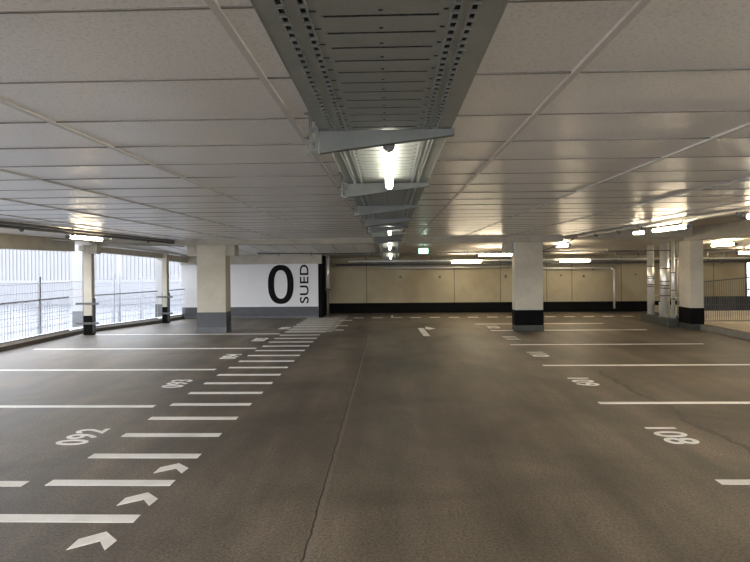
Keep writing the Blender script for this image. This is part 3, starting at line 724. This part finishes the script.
# ------------------------------------------------------------------ ramp kerb and railing on the right
structure(MB().prism([(8.40, Y0), (8.62, Y0), (8.62, 14.93), (8.40, 14.93)], 0, .15).build('trim_11', 'kerb', bevel=.01))
structure(MB().box(8.62, XR, Y0, 17.2, 0, .13).build('trim_12', 'cream'))
structure(MB().box(9.9, XR, 17.2, 17.45, 0, .30).box(9.9, XR, 17.45, YF, 0, .24).build('trim_13', 'cream'))
rl = thing('ramp_railing', 'grey metal railing with thin upright bars beside the slim right pillar', 'railing', (8.55, 15.30, .13))
Lr = 5.6; k_ = .085
MB().box(-.02, .02, -.02, .02, 0, 1.16).build('post', 'galv_dark', rl)
for xx in (2.2, 4.4): MB().box(xx-.02, xx+.02, -.02, .02, 0, 1.16+k_*xx).build('post', 'galv_dark', rl)
MB().bar((0,0,1.16), (Lr,0,1.16+k_*Lr), .04, .03).build('top_rail', 'pipe_dark', rl)
MB().box(0, Lr, -.012, .012, .06, .09).build('bottom_rail', 'galv_dark', rl)
m = MB(); x = .06
while x < Lr: m.box(x-.005, x+.005, -.005, .005, .07, 1.16+k_*x); x += .06
bl = m.build('baluster', 'galv_dark', rl); bl['kind'] = 'stuff'
# dark painted band on the wall behind the railing already belongs to the far wall; low screen with vertical slats on the ramp
sr = thing('slatted_screen', 'low dark screen of upright slats standing behind the grey railing', 'screen', (9.95, 17.6, .24))
m = MB(); x = 0
rr = random.Random(5)
while x < 4.6: wdt = rr.uniform(.03, .055); m.box(x, x+wdt, -.012, .012, .03, .50+rr.uniform(-.01,.01)); x += wdt+rr.uniform(.02,.035)
m.build('slats', 'grey_paint', sr); MB().box(0, 4.62, .012, .03, .22, .26).box(0, 4.62, .012, .03, .03, .07).build('frame', 'galv_dark', sr)
MB().box(0, 4.62, .03, .045, .0, .5).build('backing', 'black_paint_and_shade', sr)

# ------------------------------------------------------------------ exit sign
ex = thing('exit_sign', 'green glowing emergency exit sign under the soffit right of the tray', 'sign', (1.02, 16.5, 2.26))
MB().box(-.15, .15, -.02, .02, -.085, .085).build('sign_box', 'plastic_pale', ex, bevel=.004)
MB().box(-.143, .143, -.024, -.020, -.078, .078).build('sign_face', 'green_print', ex)
pg = MB()
Yp0, Yp1 = -.028, -.024
def pp(poly):
    n = len(poly); vs = [(x, Yp0, z) for x, z in poly] + [(x, Yp1, z) for x, z in poly]
    pg.add(vs, [tuple(range(n)), tuple(range(2*n-1, n-1, -1))] + [(i,(i+1)%n,n+(i+1)%n,n+i) for i in range(n)])
pp([(.02,-.065),(.10,-.065),(.10,.065),(.02,.065)])                    # door
pp([(-.045+.013*math.cos(t), .045+.013*math.sin(t)) for t in [2*PI*i/12 for i in range(12)]])   # head
pp([(-.075,.028),(-.03,.030),(-.038,-.012),(-.060,-.012)])             # torso
pp([(-.060,-.010),(-.045,-.012),(-.020,-.035),(-.028,-.065),(-.040,-.063),(-.036,-.040)])   # front leg
pp([(-.062,-.008),(-.05,-.015),(-.085,-.045),(-.110,-.040),(-.108,-.030),(-.088,-.032)])    # rear leg
pp([(-.035,.028),(-.010,.005),(.005,.012),(.002,.020),(-.010,.016),(-.028,.034)])           # arm
pp([(-.072,.028),(-.095,.008),(-.088,.0),(-.060,.022)])
pg.build('running_figure', 'sign_white', ex)
MB().box(-.01, .01, -.01, .01, .085, zs(16.5)-2.26+.02).build('hanger', 'galv', ex)

# ------------------------------------------------------------------ world, camera
w = bpy.data.worlds.new('overcast sky'); sc.world = w; w.use_nodes = True
bg = w.node_tree.nodes['Background']; nt = w.node_tree
tc = nt.nodes.new('ShaderNodeTexCoord'); sp = nt.nodes.new('ShaderNodeSeparateXYZ'); nt.links.new(tc.outputs['Generated'], sp.inputs[0])
rp = nt.nodes.new('ShaderNodeValToRGB'); e = rp.color_ramp.elements
e[0].position = 0; e[0].color = (.93, .95, 1, 1); e[1].position = 1; e[1].color = (.80, .88, 1, 1)
nt.links.new(sp.outputs['Z'], rp.inputs['Fac']); nt.links.new(rp.outputs['Color'], bg.inputs['Color'])
bg.inputs['Strength'].default_value = 3.4

cam = bpy.data.cameras.new('camera'); co = bpy.data.objects.new('camera', cam); COL.objects.link(co)
f = 541.0
cam.sensor_fit = 'HORIZONTAL'; cam.sensor_width = 36; cam.lens = f/750*36
cam.shift_y = -(281-264.87)/750
cam.clip_start = .05; cam.clip_end = 400
yaw = math.atan(15/f); roll = .009
R = Matrix.Rotation(yaw, 4, 'Z') @ Matrix.Rotation(PI/2, 4, 'X') @ Matrix.Rotation(-roll, 4, 'Z')
co.matrix_world = Matrix.Translation((0, 0, 1.85)) @ R
sc.camera = co
sc.view_settings.view_transform = 'Standard'; sc.view_settings.look = 'None'
sc.view_settings.gamma = 1; sc.view_settings.use_curve_mapping = False
sc.view_settings.exposure = 1.18
sc.cycles.max_bounces = 10; sc.cycles.diffuse_bounces = 6
sc.cycles.sample_clamp_indirect = 8
